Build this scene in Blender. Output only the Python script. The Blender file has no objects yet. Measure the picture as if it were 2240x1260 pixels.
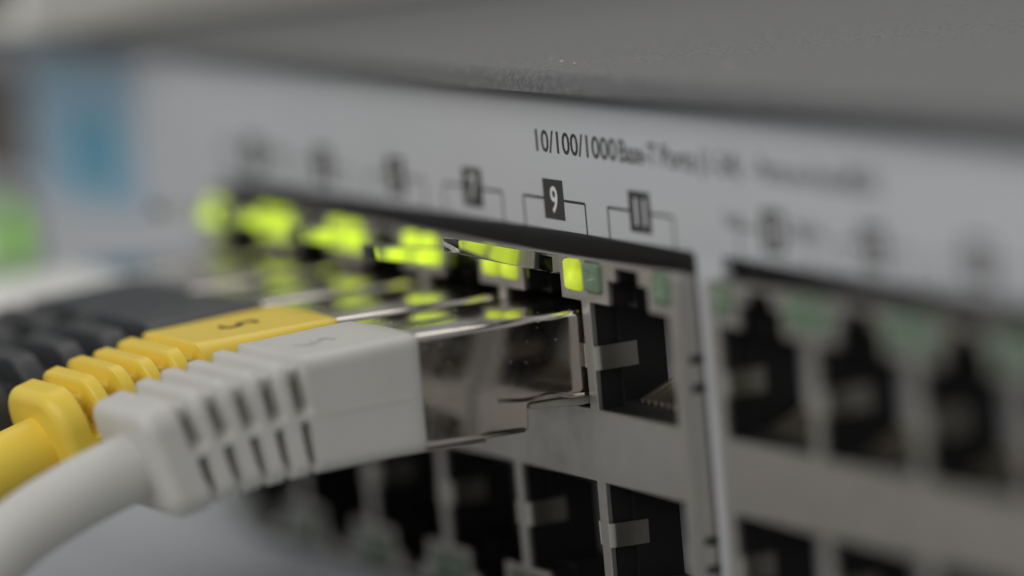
import bpy, bmesh, math, random
from mathutils import Vector, Matrix
random.seed(4)
MM = 0.001
sc = bpy.context.scene
col = sc.collection

# ------------------------------------------------------------------ camera
CAM = (380.16, -187.81, 65.88)
yaw, pit, rol = math.radians(64.423), math.radians(7.565), math.radians(-5.056)
fw = Vector((-math.sin(yaw)*math.cos(pit), math.cos(yaw)*math.cos(pit), -math.sin(pit)))
rt = Vector((math.cos(yaw), math.sin(yaw), 0))
up = rt.cross(fw)
cr, sr = math.cos(rol), math.sin(rol)
rt, up = cr*rt + sr*up, -sr*rt + cr*up
cam_data = bpy.data.cameras.new("camera")
cam = bpy.data.objects.new("camera", cam_data)
col.objects.link(cam)
m = Matrix((rt, up, -fw)).transposed().to_4x4()
m.translation = Vector(CAM)*MM
cam.matrix_world = m
cam_data.sensor_width = 36
cam_data.lens = 12681.7/2240*36
cam_data.clip_start, cam_data.clip_end = 0.01, 20
cam_data.dof.use_dof = True
cam_data.dof.focus_distance = 0.4312
cam_data.dof.aperture_fstop = 8.4
sc.camera = cam

# ------------------------------------------------------------------ light
world = bpy.data.worlds.new("World")
sc.world = world
world.use_nodes = True
bg = world.node_tree.nodes["Background"]
bg.inputs[0].default_value = (0.97, 0.98, 1.0, 1)
bg.inputs[1].default_value = 0.33

def area(name, loc, target, size, power, colr):
    l = bpy.data.lights.new(name, 'AREA')
    l.shape = 'RECTANGLE'; l.size, l.size_y = size
    l.energy = power; l.color = colr
    o = bpy.data.objects.new(name, l); col.objects.link(o)
    o.location = Vector(loc)*MM
    d = (Vector(target)-Vector(loc)).normalized()
    o.rotation_euler = d.to_track_quat('-Z', 'Y').to_euler()
    return o
area("ceiling_light", (170, -600, 520), (-10, 0, 0), (1.0, 0.6), 4.0, (1.0, 0.98, 0.95))
area("added_rear_light", (-260, 330, 640), (-40, 20, 0), (0.8, 0.5), 1.7, (1.0, 0.97, 0.92))  # extra lamp added behind to brighten the lid and give it a sheen

sc.view_settings.view_transform = 'Standard'
sc.view_settings.look = 'None'
sc.view_settings.exposure = 0
sc.view_settings.gamma = 1
sc.view_settings.use_curve_mapping = False
sc.cycles.max_bounces = 10
sc.cycles.transmission_bounces = 8
sc.cycles.glossy_bounces = 6
sc.cycles.caustics_refractive = True

# ------------------------------------------------------------------ materials
MATS = {}
def mat(name, base, rough=0.5, metal=0.0, spec=0.5, bump=None, speck=None, trans=0.0, ior=1.5,
        emit=None, estr=0.0, var=None, coat=0.0, rvar=None):
    ma = bpy.data.materials.new(name); ma.use_nodes = True
    nt = ma.node_tree; b = nt.nodes["Principled BSDF"]
    b.inputs["Base Color"].default_value = (*base, 1)
    b.inputs["Roughness"].default_value = rough
    b.inputs["Metallic"].default_value = metal
    b.inputs["Specular IOR Level"].default_value = spec
    b.inputs["IOR"].default_value = ior
    b.inputs["Transmission Weight"].default_value = trans
    b.inputs["Coat Weight"].default_value = coat
    if emit:
        b.inputs["Emission Color"].default_value = (*emit, 1)
        b.inputs["Emission Strength"].default_value = estr
    tc = nt.nodes.new("ShaderNodeTexCoord")
    def noise(scale, detail=3, rg=0.55):
        n = nt.nodes.new("ShaderNodeTexNoise")
        n.inputs["Scale"].default_value = scale
        n.inputs["Detail"].default_value = detail
        n.inputs["Roughness"].default_value = rg
        nt.links.new(tc.outputs["Object"], n.inputs["Vector"])
        return n
    colour_out = None
    if var:                                   # (scale, second colour, amount)
        n = noise(var[0], 4)
        r = nt.nodes.new("ShaderNodeValToRGB")
        r.color_ramp.elements[0].position = 0.3; r.color_ramp.elements[1].position = 0.7
        r.color_ramp.elements[0].color = (*base, 1); r.color_ramp.elements[1].color = (*var[1], 1)
        nt.links.new(n.outputs["Fac"], r.inputs["Fac"])
        colour_out = r.outputs["Color"]
        nt.links.new(colour_out, b.inputs["Base Color"])
    if rvar:                                  # (scale, low roughness, high roughness)
        n = noise(rvar[0], 5, 0.65)
        mr = nt.nodes.new("ShaderNodeMapRange")
        mr.inputs["From Min"].default_value = 0.35; mr.inputs["From Max"].default_value = 0.7
        mr.inputs["To Min"].default_value = rvar[1]; mr.inputs["To Max"].default_value = rvar[2]
        nt.links.new(n.outputs["Fac"], mr.inputs["Value"])
        nt.links.new(mr.outputs["Result"], b.inputs["Roughness"])
    if speck:                                 # (scale, threshold, colour): dust and grain
        n = noise(speck[0], 2)
        r = nt.nodes.new("ShaderNodeValToRGB")
        r.color_ramp.elements[0].position = speck[1]; r.color_ramp.elements[1].position = speck[1]+0.05
        nt.links.new(n.outputs["Fac"], r.inputs["Fac"])
        d = nt.nodes.new("ShaderNodeBsdfDiffuse")
        d.inputs["Color"].default_value = (*speck[2], 1)
        mx = nt.nodes.new("ShaderNodeMixShader")
        out = nt.nodes["Material Output"]
        nt.links.new(r.outputs["Color"], mx.inputs[0])
        nt.links.new(b.outputs[0], mx.inputs[1]); nt.links.new(d.outputs[0], mx.inputs[2])
        nt.links.new(mx.outputs[0], out.inputs["Surface"])
    if bump:                                  # (scale, strength, distance mm)
        n = noise(bump[0], 3)
        bp = nt.nodes.new("ShaderNodeBump")
        bp.inputs["Strength"].default_value = bump[1]
        bp.inputs["Distance"].default_value = bump[2]*MM
        nt.links.new(n.outputs["Fac"], bp.inputs["Height"])
        nt.links.new(bp.outputs["Normal"], b.inputs["Normal"])
    MATS[name] = ma
    return ma
mat("lid_paint", (0.076, 0.077, 0.080), 0.40, spec=0.5, bump=(2400, 0.8, 0.12), var=(2200, (0.15, 0.15, 0.15)), speck=(2300, 0.56, (0.18, 0.18, 0.18)))
mat("plate_paint", (0.452, 0.467, 0.488), 0.38, spec=0.45, bump=(1500, 0.05, 0.03), var=(30, (0.478, 0.49, 0.508)))
mat("chassis_steel", (0.30, 0.30, 0.31), 0.5, metal=0.4)
mat("tin_plate", (0.44, 0.42, 0.385), 0.36, metal=0.85, rvar=(300, 0.30, 0.46), bump=(500, 0.06, 0.03))
mat("shell_steel", (0.50, 0.48, 0.45), 0.12, metal=1.0, rvar=(400, 0.16, 0.24))
mat("plug_steel", (0.66, 0.615, 0.565), 0.10, metal=1.0, rvar=(700, 0.12, 0.195), bump=(60, 0.05, 0.04), speck=(3800, 0.70, (0.42, 0.42, 0.38)))
mat("spring_steel", (0.37, 0.355, 0.315), 0.28, metal=0.9)
mat("black_plastic", (0.012, 0.012, 0.012), 0.42, spec=0.35)
mat("gold", (0.85, 0.78, 0.60), 0.28, metal=1.0)
mat("nose_plastic", (0.55, 0.54, 0.48), 0.2, trans=0.5, ior=1.45)
mat("clear_plastic", (0.88, 0.91, 0.85), 0.06, trans=1.0, ior=1.30)
mat("print_ink", (0.035, 0.034, 0.034), 0.55, spec=0.3)
mat("print_white", (0.62, 0.63, 0.64), 0.5, spec=0.3)
mat("led_lit", (0.06, 0.10, 0.01), 0.25, emit=(0.45, 0.545, 0.025), estr=1.22)
mat("led_lit_bright", (0.06, 0.10, 0.01), 0.25, emit=(0.43, 0.56, 0.02), estr=2.0)
mat("led_off", (0.105, 0.175, 0.105), 0.14, spec=0.6, coat=0.4)
mat("status_green", (0.03, 0.09, 0.01), 0.3, emit=(0.13, 0.33, 0.015), estr=1.4)
mat("grey_vinyl", (0.545, 0.54, 0.505), 0.42, spec=0.42, bump=(700, 0.05, 0.05), var=(120, (0.50, 0.495, 0.46)))
mat("pale_vinyl", (0.76, 0.755, 0.73), 0.42, spec=0.42, bump=(700, 0.05, 0.05))
mat("yellow_vinyl", (0.80, 0.585, 0.065), 0.38, spec=0.45, bump=(700, 0.05, 0.05), var=(120, (0.76, 0.55, 0.06)))
mat("black_vinyl", (0.038, 0.040, 0.043), 0.45, spec=0.5, bump=(700, 0.08, 0.05))
mat("pale_housing", (0.66, 0.655, 0.61), 0.5, bump=(900, 0.1, 0.05))
mat("dark_inset", (0.10, 0.092, 0.085), 0.5)
mat("logo_light_blue", (0.25, 0.39, 0.49), 0.45)
mat("logo_blue", (0.09, 0.30, 0.43), 0.45)
mat("dust_grey", (0.55, 0.54, 0.48), 0.9)
mat("laminate", (0.42, 0.43, 0.45), 0.45, var=(18, (0.45, 0.455, 0.47)), bump=(600, 0.05, 0.05))

# glow variation painted into the lit lenses: noise mottling, brighter towards the centre
for nm, base_ in (("led_lit", 1.22), ("led_lit_bright", 2.0)):
    nt = MATS[nm].node_tree; b = nt.nodes["Principled BSDF"]
    tc = nt.nodes.new("ShaderNodeTexCoord")
    n = nt.nodes.new("ShaderNodeTexNoise"); n.inputs["Scale"].default_value = 1100; n.inputs["Detail"].default_value = 2
    nt.links.new(tc.outputs["Object"], n.inputs["Vector"])
    ln = nt.nodes.new("ShaderNodeVectorMath"); ln.operation = 'LENGTH'
    nt.links.new(tc.outputs["Object"], ln.inputs[0])
    fall = nt.nodes.new("ShaderNodeMapRange")
    fall.inputs["From Min"].default_value = 0.0004; fall.inputs["From Max"].default_value = 0.0018
    fall.inputs["To Min"].default_value = 1.12*base_; fall.inputs["To Max"].default_value = 0.62*base_
    nt.links.new(ln.outputs["Value"], fall.inputs["Value"])
    mottle = nt.nodes.new("ShaderNodeMapRange")
    mottle.inputs["From Min"].default_value = 0.3; mottle.inputs["From Max"].default_value = 0.7
    mottle.inputs["To Min"].default_value = 0.80; mottle.inputs["To Max"].default_value = 1.12
    nt.links.new(n.outputs["Fac"], mottle.inputs["Value"])
    mu = nt.nodes.new("ShaderNodeMath"); mu.operation = 'MULTIPLY'
    nt.links.new(fall.outputs["Result"], mu.inputs[0]); nt.links.new(mottle.outputs["Result"], mu.inputs[1])
    nt.links.new(mu.outputs[0], b.inputs["Emission Strength"])

# ------------------------------------------------------------------ helpers (all lengths in millimetres)
def wloc(o):
    v = Vector((0, 0, 0))
    while o:
        v += o.location; o = o.parent
    return v
def link_mesh(name, me, material, parent=None, loc=(0, 0, 0)):
    o = bpy.data.objects.new(name, me); col.objects.link(o)
    if material and not me.materials: me.materials.append(MATS[material])
    o.parent = parent
    o.location = Vector(loc)*MM
    return o
def bm_mesh(name, bm, smooth=True, angle=35):
    bmesh.ops.recalc_face_normals(bm, faces=bm.faces)
    for v in bm.verts: v.co *= MM
    me = bpy.data.meshes.new(name); bm.to_mesh(me); bm.free()
    if smooth:
        me.polygons.foreach_set("use_smooth", [True]*len(me.polygons))
        me.set_sharp_from_angle(angle=math.radians(angle))
    return me
def empty(name, loc, parent=None):
    o = bpy.data.objects.new(name, None); col.objects.link(o)
    o.empty_display_size = 0.01
    o.location = Vector(loc)*MM; o.parent = parent
    return o
def tag(o, label=None, cat=None, group=None, kind=None):
    if label: o["label"] = label
    if cat: o["category"] = cat
    if group: o["group"] = group
    if kind: o["kind"] = kind
def box_bm(x0, x1, y0, y1, z0, z1, bev=0.0, seg=2):
    bm = bmesh.new()
    bmesh.ops.create_cube(bm, size=1)
    for v in bm.verts:
        v.co = Vector(((x0+x1)/2+v.co.x*(x1-x0), (y0+y1)/2+v.co.y*(y1-y0), (z0+z1)/2+v.co.z*(z1-z0)))
    if bev:
        bmesh.ops.bevel(bm, geom=bm.edges[:], offset=bev, segments=seg, profile=0.5, affect='EDGES')
    return bm
def box(name, ext, material, parent=None, bev=0.0, seg=2, loc=(0, 0, 0)):
    return link_mesh(name, bm_mesh(name, box_bm(*ext, bev, seg)), material, parent, loc)
def prism_x_bm(poly, x0, x1, bev=0, seg=3, sharp=20):
    """polygon of (y, z) drawn out along x"""
    bm = bmesh.new()
    a = [bm.verts.new((x0, y, z)) for y, z in poly]
    b = [bm.verts.new((x1, y, z)) for y, z in poly]
    n = len(poly)
    bm.faces.new(a); bm.faces.new(b[::-1])
    for i in range(n): bm.faces.new((a[i], b[i], b[(i+1) % n], a[(i+1) % n]))
    bmesh.ops.recalc_face_normals(bm, faces=bm.faces)
    if bev:
        es = [e for e in bm.edges if e.calc_face_angle(0) > math.radians(sharp)]
        bmesh.ops.bevel(bm, geom=es, offset=bev, segments=seg, profile=0.5, affect='EDGES', clamp_overlap=True)
    return bm
def rrect(x0, x1, z0, z1, r, n=5):
    pts = []
    for cx, cz, a0 in ((x1-r, z1-r, 0), (x0+r, z1-r, 90), (x0+r, z0+r, 180), (x1-r, z0+r, 270)):
        for k in range(n+1):
            a = math.radians(a0+90*k/n); pts.append((cx+r*math.cos(a), cz+r*math.sin(a)))
    return pts
def sheet_me(name, loops, y0, y1, bev=0.0):
    """flat sheet in the x-z plane between y0 (front) and y1, outline = loops[0], holes = the rest"""
    cu = bpy.data.curves.new(name, 'CURVE'); cu.dimensions = '2D'; cu.fill_mode = 'BOTH'
    for lp in loops:
        s = cu.splines.new('POLY'); s.points.add(len(lp)-1); s.use_cyclic_u = True
        for p, (x, z) in zip(s.points, lp): p.co = (x, z, 0, 1)
    cu.extrude = (y1-y0)/2-bev
    if bev:
        cu.bevel_depth = bev; cu.offset = -bev; cu.bevel_resolution = 2
    o = bpy.data.objects.new(name, cu); col.objects.link(o)
    dg = bpy.context.evaluated_depsgraph_get()
    me = bpy.data.meshes.new_from_object(o.evaluated_get(dg))
    bpy.data.objects.remove(o); bpy.data.curves.remove(cu)
    bm = bmesh.new(); bm.from_mesh(me); bpy.data.meshes.remove(me)
    bmesh.ops.remove_doubles(bm, verts=bm.verts, dist=1e-4)
    for v in bm.verts: v.co = Vector((v.co.x, (y0+y1)/2-v.co.z, v.co.y))
    return bm_mesh(name, bm)
def text_me(name, body, height, thick=0.02, width=None, bold=0.0, squeeze=1.0):
    """text lying in the x-z plane facing -y, baseline at z=0, centred on x; height = capital height in mm"""
    cu = bpy.data.curves.new(name, 'FONT'); cu.body = body
    cu.size = 1; cu.align_x = 'CENTER'; cu.extrude = 0.001; cu.offset = bold; cu.resolution_u = 3
    o = bpy.data.objects.new(name, cu); col.objects.link(o)
    dg = bpy.context.evaluated_depsgraph_get()
    me = bpy.data.meshes.new_from_object(o.evaluated_get(dg))
    bpy.data.objects.remove(o); bpy.data.curves.remove(cu)
    s = height/0.69
    bm = bmesh.new(); bm.from_mesh(me); bpy.data.meshes.remove(me)
    xs = [v.co.x for v in bm.verts]
    sx = s*squeeze if width is None else width/(max(xs)-min(xs))
    xm = (max(xs)+min(xs))/2
    for v in bm.verts: v.co = Vector(((v.co.x-xm)*sx, -thick if v.co.z > 0 else 0.0, v.co.y*s))
    return bm_mesh(name, bm, smooth=False)

# ------------------------------------------------------------------ the surface it rests on
BASE = -22.0
t = box("tabletop", (-700, 500, -420, 520, BASE-28, BASE), "laminate", bev=1.5)
tag(t, "light grey laminate tabletop under the network switch", "tabletop", kind="structure")

# ------------------------------------------------------------------ the switch
XL, XR = -165.0, 275.0
PF = 1.6                                            # front of the face plate
PITCH = 14.0
ZC = -2.73                                          # mid height of the jack blocks
switch = empty("network_switch", (55, 130, BASE))
tag(switch, "grey rack network switch with two blocks of sockets and green port lights", "network switch")
OFF = -Vector((55, 130, BASE))                      # parts are given in the coordinates of the photograph's panel
def sw(name, me, material, loc=(0, 0, 0), parent=None):
    if parent is None:
        return link_mesh(name, me, material, switch, Vector(loc)+OFF)
    return link_mesh(name, me, material, parent, loc)

sw("chassis", bm_mesh("chassis", box_bm(XL+1, XR-1, PF+4.2, 260, BASE, 23.6, 0.6)), "chassis_steel")

# top cover: sheet with a rolled front lip
prof = []
R0 = 1.0
LIPB, LIDT = 23.35, 25.0
for k in range(9):
    a = math.radians(180-90*k/8)
    prof.append((-0.55+R0+R0*math.cos(a), LIDT-R0+R0*math.sin(a)))
prof = [(-0.55, LIPB)] + prof + [(262, LIDT), (262, LIDT-1.0)]
inner = [(0.45+0.25, LIDT-1.0), (0.35, LIDT-1.35), (0.35, LIPB)]
# a pressed sheet this long is not dead straight: it springs up a little along the right half
bm = bmesh.new(); rings = []
for x in [XL, -120, -80, -40, -15, 0, 15, 30, 45, 60, 80, 110, 160, XR]:
    dz = 0.0 if x < -10 else 1.1*(1-math.exp(-(x+10)/50))
    rings.append([bm.verts.new((x, y, z+dz)) for y, z in prof+inner])
nprof = len(prof+inner)
for p, q in zip(rings, rings[1:]):
    for i in range(nprof): bm.faces.new((p[i], p[(i+1) % nprof], q[(i+1) % nprof], q[i]))
bm.faces.new(rings[0]); bm.faces.new(rings[-1])
me = bm_mesh("top_cover", bm, angle=50)
lid = sw("top_cover", me, "lid_paint")

# face plate with one opening per jack block
BLOCKS = []                                          # (x of first port column, ports)
x_first1 = -63.0
x_first2 = 21+6.15
MARG = 1.45
HW = 6.36
def blk_ext(x0): return x0-HW-MARG, x0+5*PITCH+HW+MARG
B1, B2 = blk_ext(x_first1), blk_ext(x_first2)
BT, BB = 11.36, 2*ZC-11.36
PT, PB = 12.7, 2*ZC-12.7
holes = [rrect(B1[0]-0.3, B1[1]+0.3, PB, PT, 0.5), rrect(B2[0]-0.3, B2[1]+0.3, PB, PT, 0.5)]
plate = sw("face_plate", sheet_me("face_plate", [rrect(XL+0.5, XR-0.5, BASE+0.1, 21.6, 0.3)]+holes, PF, PF+1.0, 0.08), "plate_paint")
# rolled upper edge of the plate
pr = []
for k in range(8):
    a = math.radians(180-80*k/7)
    pr.append((PF+0.01+1.7+1.7*math.cos(a), 21.6+1.7*math.sin(a)))
pr2 = [(y+0.9, z-0.15) for y, z in pr][::-1]
sw("plate_edge", bm_mesh("plate_edge", prism_x_bm([(PF+0.01, 21.45)]+pr+pr2+[(PF+0.9, 21.45)], XL+0.5, XR-0.5), angle=40), "plate_paint")

# jack blocks -------------------------------------------------------
def port_poly(cx, up_, e=0.0):
    """stepped opening; up_ = +1 latch notch at the top"""
    p = [(-HW+e, 0.0+e), (HW-e, 0.0+e), (HW-e, 8.1-e), (3.2-e, 8.1-e), (3.2-e, 9.95-e), (1.85-e, 9.95-e), (1.85-e, 10.98-e),
         (-1.85+e, 10.98-e), (-1.85+e, 9.95-e), (-3.2+e, 9.95-e), (-3.2+e, 8.1-e), (-HW+e, 8.1-e)]
    q = [(cx+x, z if up_ > 0 else 2*ZC-z) for x, z in p]
    return q if up_ > 0 else q[::-1]
LED_C, LED_W, LED_Z0, LED_Z1 = 5.42, 2.5, 8.85, 11.12
def led_rect(cx, up_, g=0.0):
    z0, z1 = (LED_Z0, LED_Z1) if up_ > 0 else (2*ZC-LED_Z1, 2*ZC-LED_Z0)
    return rrect(cx-LED_W/2-g, cx+LED_W/2+g, z0-g, z1+g, 0.28, 3)

def socket_mesh(up_):
    """black stepped cavity: a short wide mouth, then a slightly narrower box with its back wall"""
    bm = bmesh.new()
    rings = []
    for y, e in ((0.46, 0.02), (2.1, 0.02), (2.1, 0.42), (12.0, 0.42)):
        rings.append([bm.verts.new((x, y, z)) for x, z in port_poly(0, up_, e)])
    for a, b in zip(rings, rings[1:]):
        for i in range(12): bm.faces.new((a[i], a[(i+1) % 12], b[(i+1) % 12], b[i]))
    bm.faces.new(rings[-1])
    geom = bm.faces[:]
    for v in bm.verts: v.co *= MM
    bmesh.ops.recalc_face_normals(bm, faces=bm.faces)
    me = bpy.data.meshes.new("socket"); bm.to_mesh(me); bm.free()
    return me
SOCK = {1: socket_mesh(1), -1: socket_mesh(-1)}
def tab_mesh(s):
    """grounding spring on a side wall, s = +1 on the wall at lower x"""
    pts = [(0.50, -0.04), (0.14, -0.02), (0.05, 0.08), (0.14, 0.20), (0.5, 0.27), (1.6, 0.36), (2.8, 0.38), (4.25, 0.26)]
    bm = bmesh.new(); th = 0.12
    ring = []
    for i, (y, x) in enumerate(pts):
        y0, x0 = pts[max(i-1, 0)]; y1, x1 = pts[min(i+1, len(pts)-1)]
        d = Vector((x1-x0, y1-y0)).normalized(); n = Vector((d.y, -d.x))*th
        ring.append([bm.verts.new((s*(x+dx*n.x), y+dx*n.y, z)) for dx, z in ((0, -0.9), (1, -0.9), (1, 0.9), (0, 0.9))])
    for a, b in zip(ring, ring[1:]):
        for i in range(4): bm.faces.new((a[i], a[(i+1) % 4], b[(i+1) % 4], b[i]))
    bm.faces.new(ring[0]); bm.faces.new(ring[-1])
    return bm_mesh("spring_tab", bm, angle=50)
TAB = {1: tab_mesh(1), -1: tab_mesh(-1)}
def contact_mesh(up_):
    bm = bmesh.new()
    pts = [(2.3, 0.55), (2.6, 0.68), (7.5, 2.9), (9.0, 3.2)]
    ring = []
    for y, z in pts:
        z = z if up_ > 0 else -z
        ring.append([bm.verts.new((dx, y, z+dz)) for dx, dz in ((-0.17, -0.15), (0.17, -0.15), (0.17, 0.15), (-0.17, 0.15))])
    for a, b in zip(ring, ring[1:]):
        for i in range(4): bm.faces.new((a[i], a[(i+1) % 4], b[(i+1) % 4], b[i]))
    bm.faces.new(ring[0]); bm.faces.new(ring[-1])
    return bm_mesh("contact", bm)
CONT = {1: contact_mesh(1), -1: contact_mesh(-1)}
def led_mesh(material):
    me = bm_mesh("port_light", box_bm(-LED_W/2, LED_W/2, -0.30, 1.2, -(LED_Z1-LED_Z0)/2, (LED_Z1-LED_Z0)/2, 0.30, 4))
    me.materials.append(MATS[material])
    return me
LEDM = {2: led_mesh("led_lit_bright"), 1: led_mesh("led_lit"), 0: led_mesh("led_off")}
slot_me = bm_mesh("side_slot", box_bm(-0.12, 0.04, -0.55, 0.55, -0.32, 0.32, 0.04, 1))

def jack_block(x0, first):
    e0, e1 = blk_ext(x0)
    loops = [rrect(e0, e1, BB, BT, 0.7)]
    for k in range(6):
        for u in (1, -1):
            cx = x0+k*PITCH
            loops.append(port_poly(cx, u))
            for s in (-1, 1): loops.append(led_rect(cx+s*LED_C, u, 0.06))
    b = sw("jack_block", sheet_me("jack_block", loops, 0.0, 0.45, 0.06), "tin_plate")
    shell = link_mesh("block_shell", sheet_me("block_shell", [rrect(e0+0.02, e1-0.02, BB+0.02, BT-0.02, 0.7), rrect(e0+0.42, e1-0.42, BB+0.42, BT-0.42, 0.4)], 0.40, 13.0), "tin_plate", b)
    shell.data.materials.append(MATS["shell_steel"])
    for f in shell.data.polygons:                   # the rolled top is polished, the sides are dull
        if abs(f.normal.z) > 0.6: f.material_index = 1
    for k in range(6):
        cx = x0+k*PITCH
        for u in (1, -1):
            n = first+2*k+(0 if u > 0 else 1)
            link_mesh("socket", SOCK[u], "black_plastic", b, (cx, 0, 0))
            for s in (1, -1):
                tb = link_mesh("spring_tab", TAB[s], "spring_steel", b, (cx-s*HW, 0, (3.95 if u > 0 else 2*ZC-3.95)+random.uniform(-0.07, 0.07)))
                tb.scale = (random.uniform(0.85, 1.08), random.uniform(0.93, 1.05), 1)
                tb.rotation_euler = (random.uniform(-0.02, 0.02), 0, 0)
                lit = (2 if n*10+s < 70 or n < 7 else 1) if (u > 0 and n <= 9) else 0    # farther lamps set brighter so their defocused discs stay saturated
                zc = (LED_Z0+LED_Z1)/2
                link_mesh("port_light", LEDM[lit], None, b, (cx+s*LED_C, 0, zc if u > 0 else 2*ZC-zc))
            if not (u > 0 and n <= 9):
                for c in range(8):
                    link_mesh("contact", CONT[u], "gold", b, (cx+(c-3.5)*1.02, 0, 0.1 if u > 0 else 2*ZC-0.1))
    for z in (4.95, 2.85, 2*ZC-2.85, 2*ZC-4.95):
        link_mesh("side_slot", slot_me, "black_plastic", b, (e1, 1.15, z))
    return b
jb1 = jack_block(x_first1, 1)
jb2 = jack_block(x_first2, 13)

# printing on the plate ----------------------------------------------
ZL = 15.03
lab_me = bm_mesh("number_box", box_bm(-1.68, 1.68, -0.02, 0.0, -1.52, 1.52))
def bracket_me():
    w, t_ = 5.16, 0.10
    bm = bmesh.new()
    for ext in ((-w, -1.68, 0), (1.68, w, 0)):
        bmesh.ops.create_cube(bm, size=1, matrix=Matrix.Translation(((ext[0]+ext[1])/2, -0.009, 0)) @ Matrix.Diagonal((ext[1]-ext[0], 0.018, t_*2, 1)))
    for s in (-1, 1):
        bmesh.ops.create_cube(bm, size=1, matrix=Matrix.Translation((s*w, -0.010, -1.15)) @ Matrix.Diagonal((t_*2, 0.020, 2.3, 1)))
    return bm_mesh("bracket", bm, smooth=False)
brk_me = bracket_me()
for x0, first in ((x_first1, 1), (x_first2, 13)):
    for k in range(6):
        cx = x0+k*PITCH
        n = first+2*k
        nb = sw("number_box", lab_me, "print_ink", (cx, PF, ZL))
        link_mesh("numeral", text_me("numeral", str(n), 1.95, bold=0.012, squeeze=0.92 if n < 10 else 0.92), "print_white", nb, (0.1, -0.02, -0.97))
        sw("bracket", brk_me, "print_ink", (cx, PF, ZL))
    # words beside the first number of each block
    sw("lettering", text_me("lettering", "Link", 1.25), "print_ink", (x0-5.6, PF, ZL-0.1))
    sw("lettering", text_me("lettering", "Mode", 1.25), "print_ink", (x0+5.2, PF, ZL-0.1))
for word, xa, xb in (("10/100/1000", -9.2, 4.05), ("Base-T", 4.5, 10.3), ("Ports", 11.1, 16.2), ("(1-24)", 16.9, 23.1), ("- Ports are Auto-MDIX", 24.5, 42.7)):
    sw("lettering", text_me("lettering", word, 1.62, width=xb-xa, bold=0.012), "print_ink", ((xa+xb)/2, PF, 18.6))

# left end of the plate: emblem, dark inset, status lamp
emb = sw("emblem", bm_mesh("emblem", box_bm(-112.5, -88.5, PF-0.06, PF+0.02, 8.2, 21.3, 0.02, 1)), "logo_light_blue")
link_mesh("emblem_field", bm_mesh("emblem_field", box_bm(-104.5, -93.6, PF-0.10, PF-0.05, 9.9, 16.6)), "logo_blue", emb)
sw("inset_panel", bm_mesh("inset_panel", box_bm(-158, -114.5, PF-0.5, PF+0.02, 9.6, 19.6, 0.2)), "dark_inset")
def lamp_me():
    bm = bmesh.new()
    bmesh.ops.create_uvsphere(bm, u_segments=24, v_segments=12, radius=3.2)
    for v in bm.verts: v.co = Vector((v.co.x, v.co.y*0.35, v.co.z))
    return bm_mesh("status_lamp", bm)
def ring_me():
    bm = bmesh.new()
    bmesh.ops.create_cone(bm, cap_ends=True, segments=32, radius1=4.8, radius2=4.5, depth=0.5, matrix=Matrix.Rotation(math.radians(90), 4, 'X'))
    return bm_mesh("lamp_bezel", bm)
sl = sw("lamp_bezel", ring_me(), "black_plastic", (-120.8, PF-0.2, 3.8))
link_mesh("status_lamp", lamp_me(), "status_green", sl, (0, -0.2, 0))

# ------------------------------------------------------------------ the pale box standing on the left end of the lid
eq = empty("equipment_box", (-130, 60, 25.0))
tag(eq, "blurred pale grey box resting on the far left end of the lid", "box")
link_mesh("housing", bm_mesh("housing", box_bm(-46, 46, -69.5, 90, 0.05, 42, 1.2, 3)), "pale_housing", eq)
box("front_panel", (-44, 44, -70.3, -69.4, 2.5, 40), "dark_inset", eq, 0.3)

# ------------------------------------------------------------------ patch cables
def lerp(tab, y):
    for (y0, *a), (y1, *b) in zip(tab, tab[1:]):
        if y0 >= y >= y1:
            f = (y0-y)/(y0-y1); f = f*f*(3-2*f)*0.5+f*0.5
            return [p+(q-p)*f for p, q in zip(a, b)]
    return tab[-1][1:]
def boot_stations(block, end, rf=1.0):
    #        y      half width  top    bottom  corner radius
    m_ = block+(end-block)*0.45
    return [(-13.3, 6.22, 7.42, -1.30, 0.75), (-14.2, 6.25, 7.42, -1.32, 0.85), (block, 6.20, 7.05, -1.62, 1.05*rf), (m_, 5.9, 6.20, -2.15, 1.5*rf), (end, 5.4, 4.60, -3.60, 1.8*rf)]
def rr_point(a, zt, zb, r, s):
    """point at fraction s of the rounded rectangle's outline, from the middle of the right side upwards"""
    h = zt-zb; w = 2*a; zc = (zt+zb)/2
    segs = [(h/2-r), r*math.pi/2, w-2*r, r*math.pi/2, h-2*r, r*math.pi/2, w-2*r, r*math.pi/2, h/2-r]
    L = sum(segs); d = s*L
    for i, sl in enumerate(segs):
        if d <= sl or i == 8: break
        d -= sl
    if i == 0: return (a, zc+d), (1, 0)
    if i == 8: return (a, zb+r+d), (1, 0)
    if i == 2: return (a-r-d, zt), (0, 1)
    if i == 4: return (-a, zt-r-d), (-1, 0)
    if i == 6: return (-a+r+d, zb), (0, -1)
    k = {1: (a-r, zt-r, 0), 3: (-a+r, zt-r, 90), 5: (-a+r, zb+r, 180), 7: (a-r, zb+r, 270)}[i]
    an = math.radians(k[2])+d/r
    n = (math.cos(an), math.sin(an))
    return (k[0]+r*n[0], k[1]+r*n[1]), n
def sstep(a, b, x):
    t_ = min(1, max(0, (x-a)/(b-a))); return t_*t_*(3-2*t_)
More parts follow.
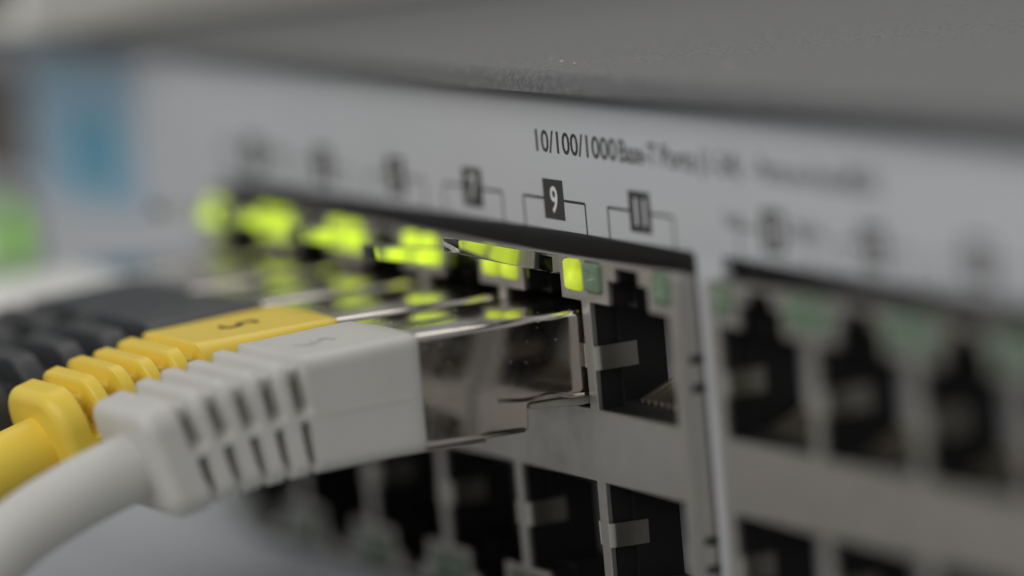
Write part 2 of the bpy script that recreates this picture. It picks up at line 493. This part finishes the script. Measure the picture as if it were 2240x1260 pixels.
def boot_mesh(first, pitch, count, end, hwu, hwl, topf=0.34, rf=1.0):
    BOOT = boot_stations(first+0.9, end, rf)
    SLOTS = [first-pitch*i for i in range(count)]
    ys = [-13.3, -13.4, -13.6, -14.2, -16, -18, -20, -21, -21.6]
    y = -22.0
    while y > end+1.0: ys.append(y); y -= 0.11
    ys += [end+d for d in (0.9, 0.7, 0.5, 0.3, 0.15, 0.05, 0.0)]
    N = 176
    bm = bmesh.new(); rings = []
    for y in ys:
        a, zt, zb, r = lerp(BOOT, y)
        zm = (zt+zb)/2
        ins = 0.0
        if y < end+1.0: f = min(1.0, end+1.0-y); ins = 1.0-math.sqrt(max(0, 1-f*f))
        if y > -13.6: f = (y+13.6)/0.3; ins = 0.3*(1-math.sqrt(max(0, 1-f*f)))
        ring = []
        for i in range(N):
            (x, z), n = rr_point(a, zt, zb, r, i/N)
            g = 0.0
            side = abs(n[0])
            rel = (z-zm)/((zt-zb)/2)
            hw = hwu if rel > 0 else hwl           # half width of a slot
            for c in SLOTS:
                d = abs(y-c)
                if d < hw+0.5:
                    prof_ = 1-sstep(hw-0.12, hw+(0.26 if rel > 0 else 0.14), d)
                    bridge = sstep(0.05, 0.20, abs(rel)) if side > 0.5 else 1.0   # rail along mid height
                    top = topf+(1-topf)*sstep(0.10, 0.75, side)
                    depth = (2.4 if rel > 0 else 2.4)*bridge*top
                    # slots on the lower half stop short of the bottom corner, those on the upper half run over the top
                    if rel < 0: depth *= 1-0.75*sstep(-0.78, -0.98, rel)
                    g = max(g, depth*prof_)
            q = ins+g
            # the front edge of the moulding is slightly arched
            yy = y+0.55*max(0, 1-(x/a)**2)*(1 if y > -14 and n[1] > 0.5 else 0)
            zz = z-n[1]*q
            yy -= (zz-zm)*0.30*sstep(-15, end, y)      # the rings stand square to the drooping cable
            ring.append(bm.verts.new((x-n[0]*q, yy, zz)))
        rings.append(ring)
    for p, q in zip(rings, rings[1:]):
        for i in range(N): bm.faces.new((p[i], p[(i+1) % N], q[(i+1) % N], q[i]))
    bm.faces.new(rings[0]); bm.faces.new(rings[-1])
    return bm_mesh("boot", bm, angle=60)
BOOTS = {"grey_vinyl": (boot_mesh(-22.9, 2.02, 5, -34.2, 0.40, 0.30), -34.2, -22.9), "yellow_vinyl": (boot_mesh(-24.7, 2.05, 5, -35.7, 0.34, 0.27, 0.45, 1.7), -35.7, -24.7),
         "black_vinyl": (boot_mesh(-23.4, 3.3, 4, -37.5, 0.62, 0.55, 0.8, 1.9), -37.5, -23.4)}
BOOTS["pale_vinyl"] = BOOTS["grey_vinyl"]

def shield_mesh():
    poly = [(-15.5, 7.38), (7.5, 7.38), (7.5, 1.0), (-4.75, 1.0), (-4.75, -1.12), (-15.5, -1.12)]
    bm = prism_x_bm(poly, -5.9, 5.9, 0.55, 5)
    return bm_mesh("plug_shield", bm, angle=50)
shield_src = shield_mesh()
shield_src.materials.append(MATS["plug_steel"])
def ridge_mesh():
    """rolled seam along the lower edge of the inserted part"""
    pts = [(-7.4, 1.62), (-6.4, 1.5), (-5.2, 1.36), (-4.2, 1.42), (-3.2, 1.5), (-2.4, 1.42), (-1.8, 1.2), (-1.2, 1.08), (2, 1.08)]
    bm = bmesh.new(); ring = []
    for y, z in pts:
        ring.append([bm.verts.new((5.86+0.16*math.cos(a), y, z+0.17*math.sin(a))) for a in [math.pi*2*k/8 for k in range(8)]])
    for p, q in zip(ring, ring[1:]):
        for i in range(8): bm.faces.new((p[i], p[(i+1) % 8], q[(i+1) % 8], q[i]))
    bm.faces.new(ring[0]); bm.faces.new(ring[-1])
    return bm_mesh("seam", bm)
ridge_src = ridge_mesh(); ridge_src.materials.append(MATS["plug_steel"])
def lip_mesh():
    bm = prism_x_bm([(-15.0, -1.18), (-8.2, -1.18), (-8.2, -1.42), (-15.0, -1.42)], -5.3, 5.3, 0.08, 2)
    return bm_mesh("folded_flap", bm)
lip_src = lip_mesh(); lip_src.materials.append(MATS["spring_steel"])
nose_src = bm_mesh("plug_body", prism_x_bm([(-4.6, 0.92), (7.2, 0.92), (7.2, 0.30), (-0.8, 0.22), (-4.6, 0.55)], -5.6, 5.6, 0.12, 2))
nose_src.materials.append(MATS["nose_plastic"])
def latch_mesh():
    # (y, lower z, upper z, half width)
    st = [(6.5, 7.7, 8.6, 3.0), (3.0, 8.55, 10.0, 3.0), (0.0, 9.85, 11.25, 3.0), (-3.5, 10.95, 12.2, 2.25), (-6.9, 12.1, 13.2, 1.45), (-7.2, 12.2, 13.2, 1.4)]
    bm = bmesh.new(); ring = []
    for y, z0, z1, w in st:
        ring.append([bm.verts.new(c) for c in ((-w, y, z0), (w, y, z0), (w, y, z1), (-w, y, z1))])
    for p, q in zip(ring, ring[1:]):
        for i in range(4): bm.faces.new((p[i], p[(i+1) % 4], q[(i+1) % 4], q[i]))
    bm.faces.new(ring[0]); bm.faces.new(ring[-1])
    bmesh.ops.recalc_face_normals(bm, faces=bm.faces)
    es = [e for e in bm.edges if e.calc_face_angle(0) > math.radians(40)]
    bmesh.ops.bevel(bm, geom=es, offset=0.10, segments=2, profile=0.5, affect='EDGES')
    return bm_mesh("latch", bm, angle=40)
latch_src = latch_mesh(); latch_src.materials.append(MATS["clear_plastic"])

def tube_me(name, pts, rad, n=28, sub=10):
    P = [Vector(p) for p in pts]
    path = []
    for i in range(len(P)-1):
        p0, p1, p2, p3 = P[max(i-1, 0)], P[i], P[i+1], P[min(i+2, len(P)-1)]
        for k in range(sub):
            t_ = k/sub
            path.append(0.5*((2*p1)+(p2-p0)*t_+(2*p0-5*p1+4*p2-p3)*t_*t_+(3*p1-p0-3*p2+p3)*t_**3))
    path.append(P[-1])
    bm = bmesh.new(); rings = []
    for i, c in enumerate(path):
        d = (path[min(i+1, len(path)-1)]-path[max(i-1, 0)]).normalized()
        s = d.cross(Vector((0, 0, 1))).normalized(); u = s.cross(d)
        rings.append([bm.verts.new(c+rad*(math.cos(a)*s+math.sin(a)*u)) for a in [2*math.pi*k/n for k in range(n)]])
    for p, q in zip(rings, rings[1:]):
        for i in range(n): bm.faces.new((p[i], p[(i+1) % n], q[(i+1) % n], q[i]))
    bm.faces.new(rings[0]); bm.faces.new(rings[-1])
    return bm_mesh(name, bm)

def patch_cable(cx, vinyl, label, sway, mark=None, mark_mat="print_ink", press=0.0):
    c = empty("network_cable", (cx, 0, 0))
    tag(c, label, "network cable", "patch cables plugged into the upper row of sockets")
    link_mesh("plug_shield", shield_src, None, c)
    link_mesh("seam", ridge_src, None, c)
    link_mesh("folded_flap", lip_src, None, c)
    link_mesh("plug_body", nose_src, None, c)
    la = link_mesh("latch", latch_src, None, c)
    hinge = Vector((0, 6.5, 8.0))*MM
    rx = Matrix.Rotation(math.radians(press), 3, 'X')
    la.rotation_euler = (math.radians(press), 0, 0)
    la.location = hinge-rx @ hinge
    me = BOOTS[vinyl][0].copy(); ex = BOOTS[vinyl][1]+34.2
    b = link_mesh("boot", me, vinyl, c)
    for s_ in (-1, 1):
        link_mesh("mould_seam", tube_me("mould_seam", [(s_*6.235, -14.0, 2.9), (s_*6.225, -18, 2.82), (s_*6.19, -21.8, 2.72)], 0.07, 8, 4), vinyl, b)
    if mark:
        tm = text_me("numeral", mark, 3.0, thick=0.03)
        # lay it on the boot's sloping top, its head towards the socket
        st_ = boot_stations(BOOTS[vinyl][2]+0.9, BOOTS[vinyl][1])
        za, zb_ = lerp(st_, -20.6)[1], lerp(st_, -17.6)[1]
        nu = link_mesh("numeral", tm, mark_mat, b, (0.4, -20.6, za+0.045))
        nu.rotation_euler = (math.radians(-90)+math.atan2(zb_-za, 3.0), 0, 0)
    pts = [(0, -26+ex, 1.3), (0, -30+ex, 1.0), (0, -34.5+ex, 0.0), (0, -39.5+ex, -1.6), (0.0, -44+ex, -3.7), (sway*0.03, -50+ex, -7.8), (sway*0.1, -57+ex, -12.6), (sway*0.2, -67+ex, -17.4),
           (sway*0.45, -92, -19.2), (sway*0.8, -130, -19.5), (sway*1.1, -190, -19.5), (sway*1.2, -300, -19.5)]
    link_mesh("cable", tube_me("cable", pts, 2.58), vinyl, c)
    return c
patch_cable(-7, "grey_vinyl", "grey patch cable in the socket below number 9, nearest the empty sockets", 26, "5", "grey_vinyl")
patch_cable(-21, "yellow_vinyl", "yellow patch cable with a dark 5 printed on its boot", 15, "5", press=6.0)
patch_cable(-35, "black_vinyl", "black patch cable right beside the yellow one", 4, press=4.5)
patch_cable(-49, "black_vinyl", "black patch cable between the other black cable and the pale one", -8, press=3.0)
patch_cable(-63, "pale_vinyl", "blurred pale patch cable in the farthest socket, behind both black cables", -20, press=5.0)

# ------------------------------------------------------------------ dust
def dust():
    rnd = random.Random(11)
    bm = bmesh.new()
    spots = [(1.3, -0.52, 23.95, 0.11), (-8.5, 4.0, 25.06, 0.16), (-5.6, 3.6, 25.06, 0.15), (13.5, 6.5, 25.5, 0.16), (-11.5, 4.6, 25.06, 0.12)]
    for k in range(7):
        x = rnd.uniform(-30, 45)
        spots.append((x, rnd.uniform(1, 24), 25.05 + (0 if x < -10 else 1.1*(1-math.exp(-(x+10)/50))), rnd.uniform(0.03, 0.06)))
    for k in range(30):
        spots.append((rnd.uniform(-12.2, -1.8), rnd.uniform(-12.5, -0.4), 7.39, rnd.uniform(0.02, 0.05)))
    for x, y, z, r in spots:
        mtx = Matrix.Translation((x, y, z)) @ Matrix.Diagonal((r*rnd.uniform(0.7, 1.5), r*rnd.uniform(0.7, 1.5), r*0.7, 1))
        bmesh.ops.create_icosphere(bm, subdivisions=1, radius=1, matrix=mtx)
    return bm_mesh("dust", bm, smooth=False)
d = link_mesh("dust", dust(), "dust_grey")
tag(d, "pale dust specks scattered on the lid and the plug shield", "dust", kind="stuff")
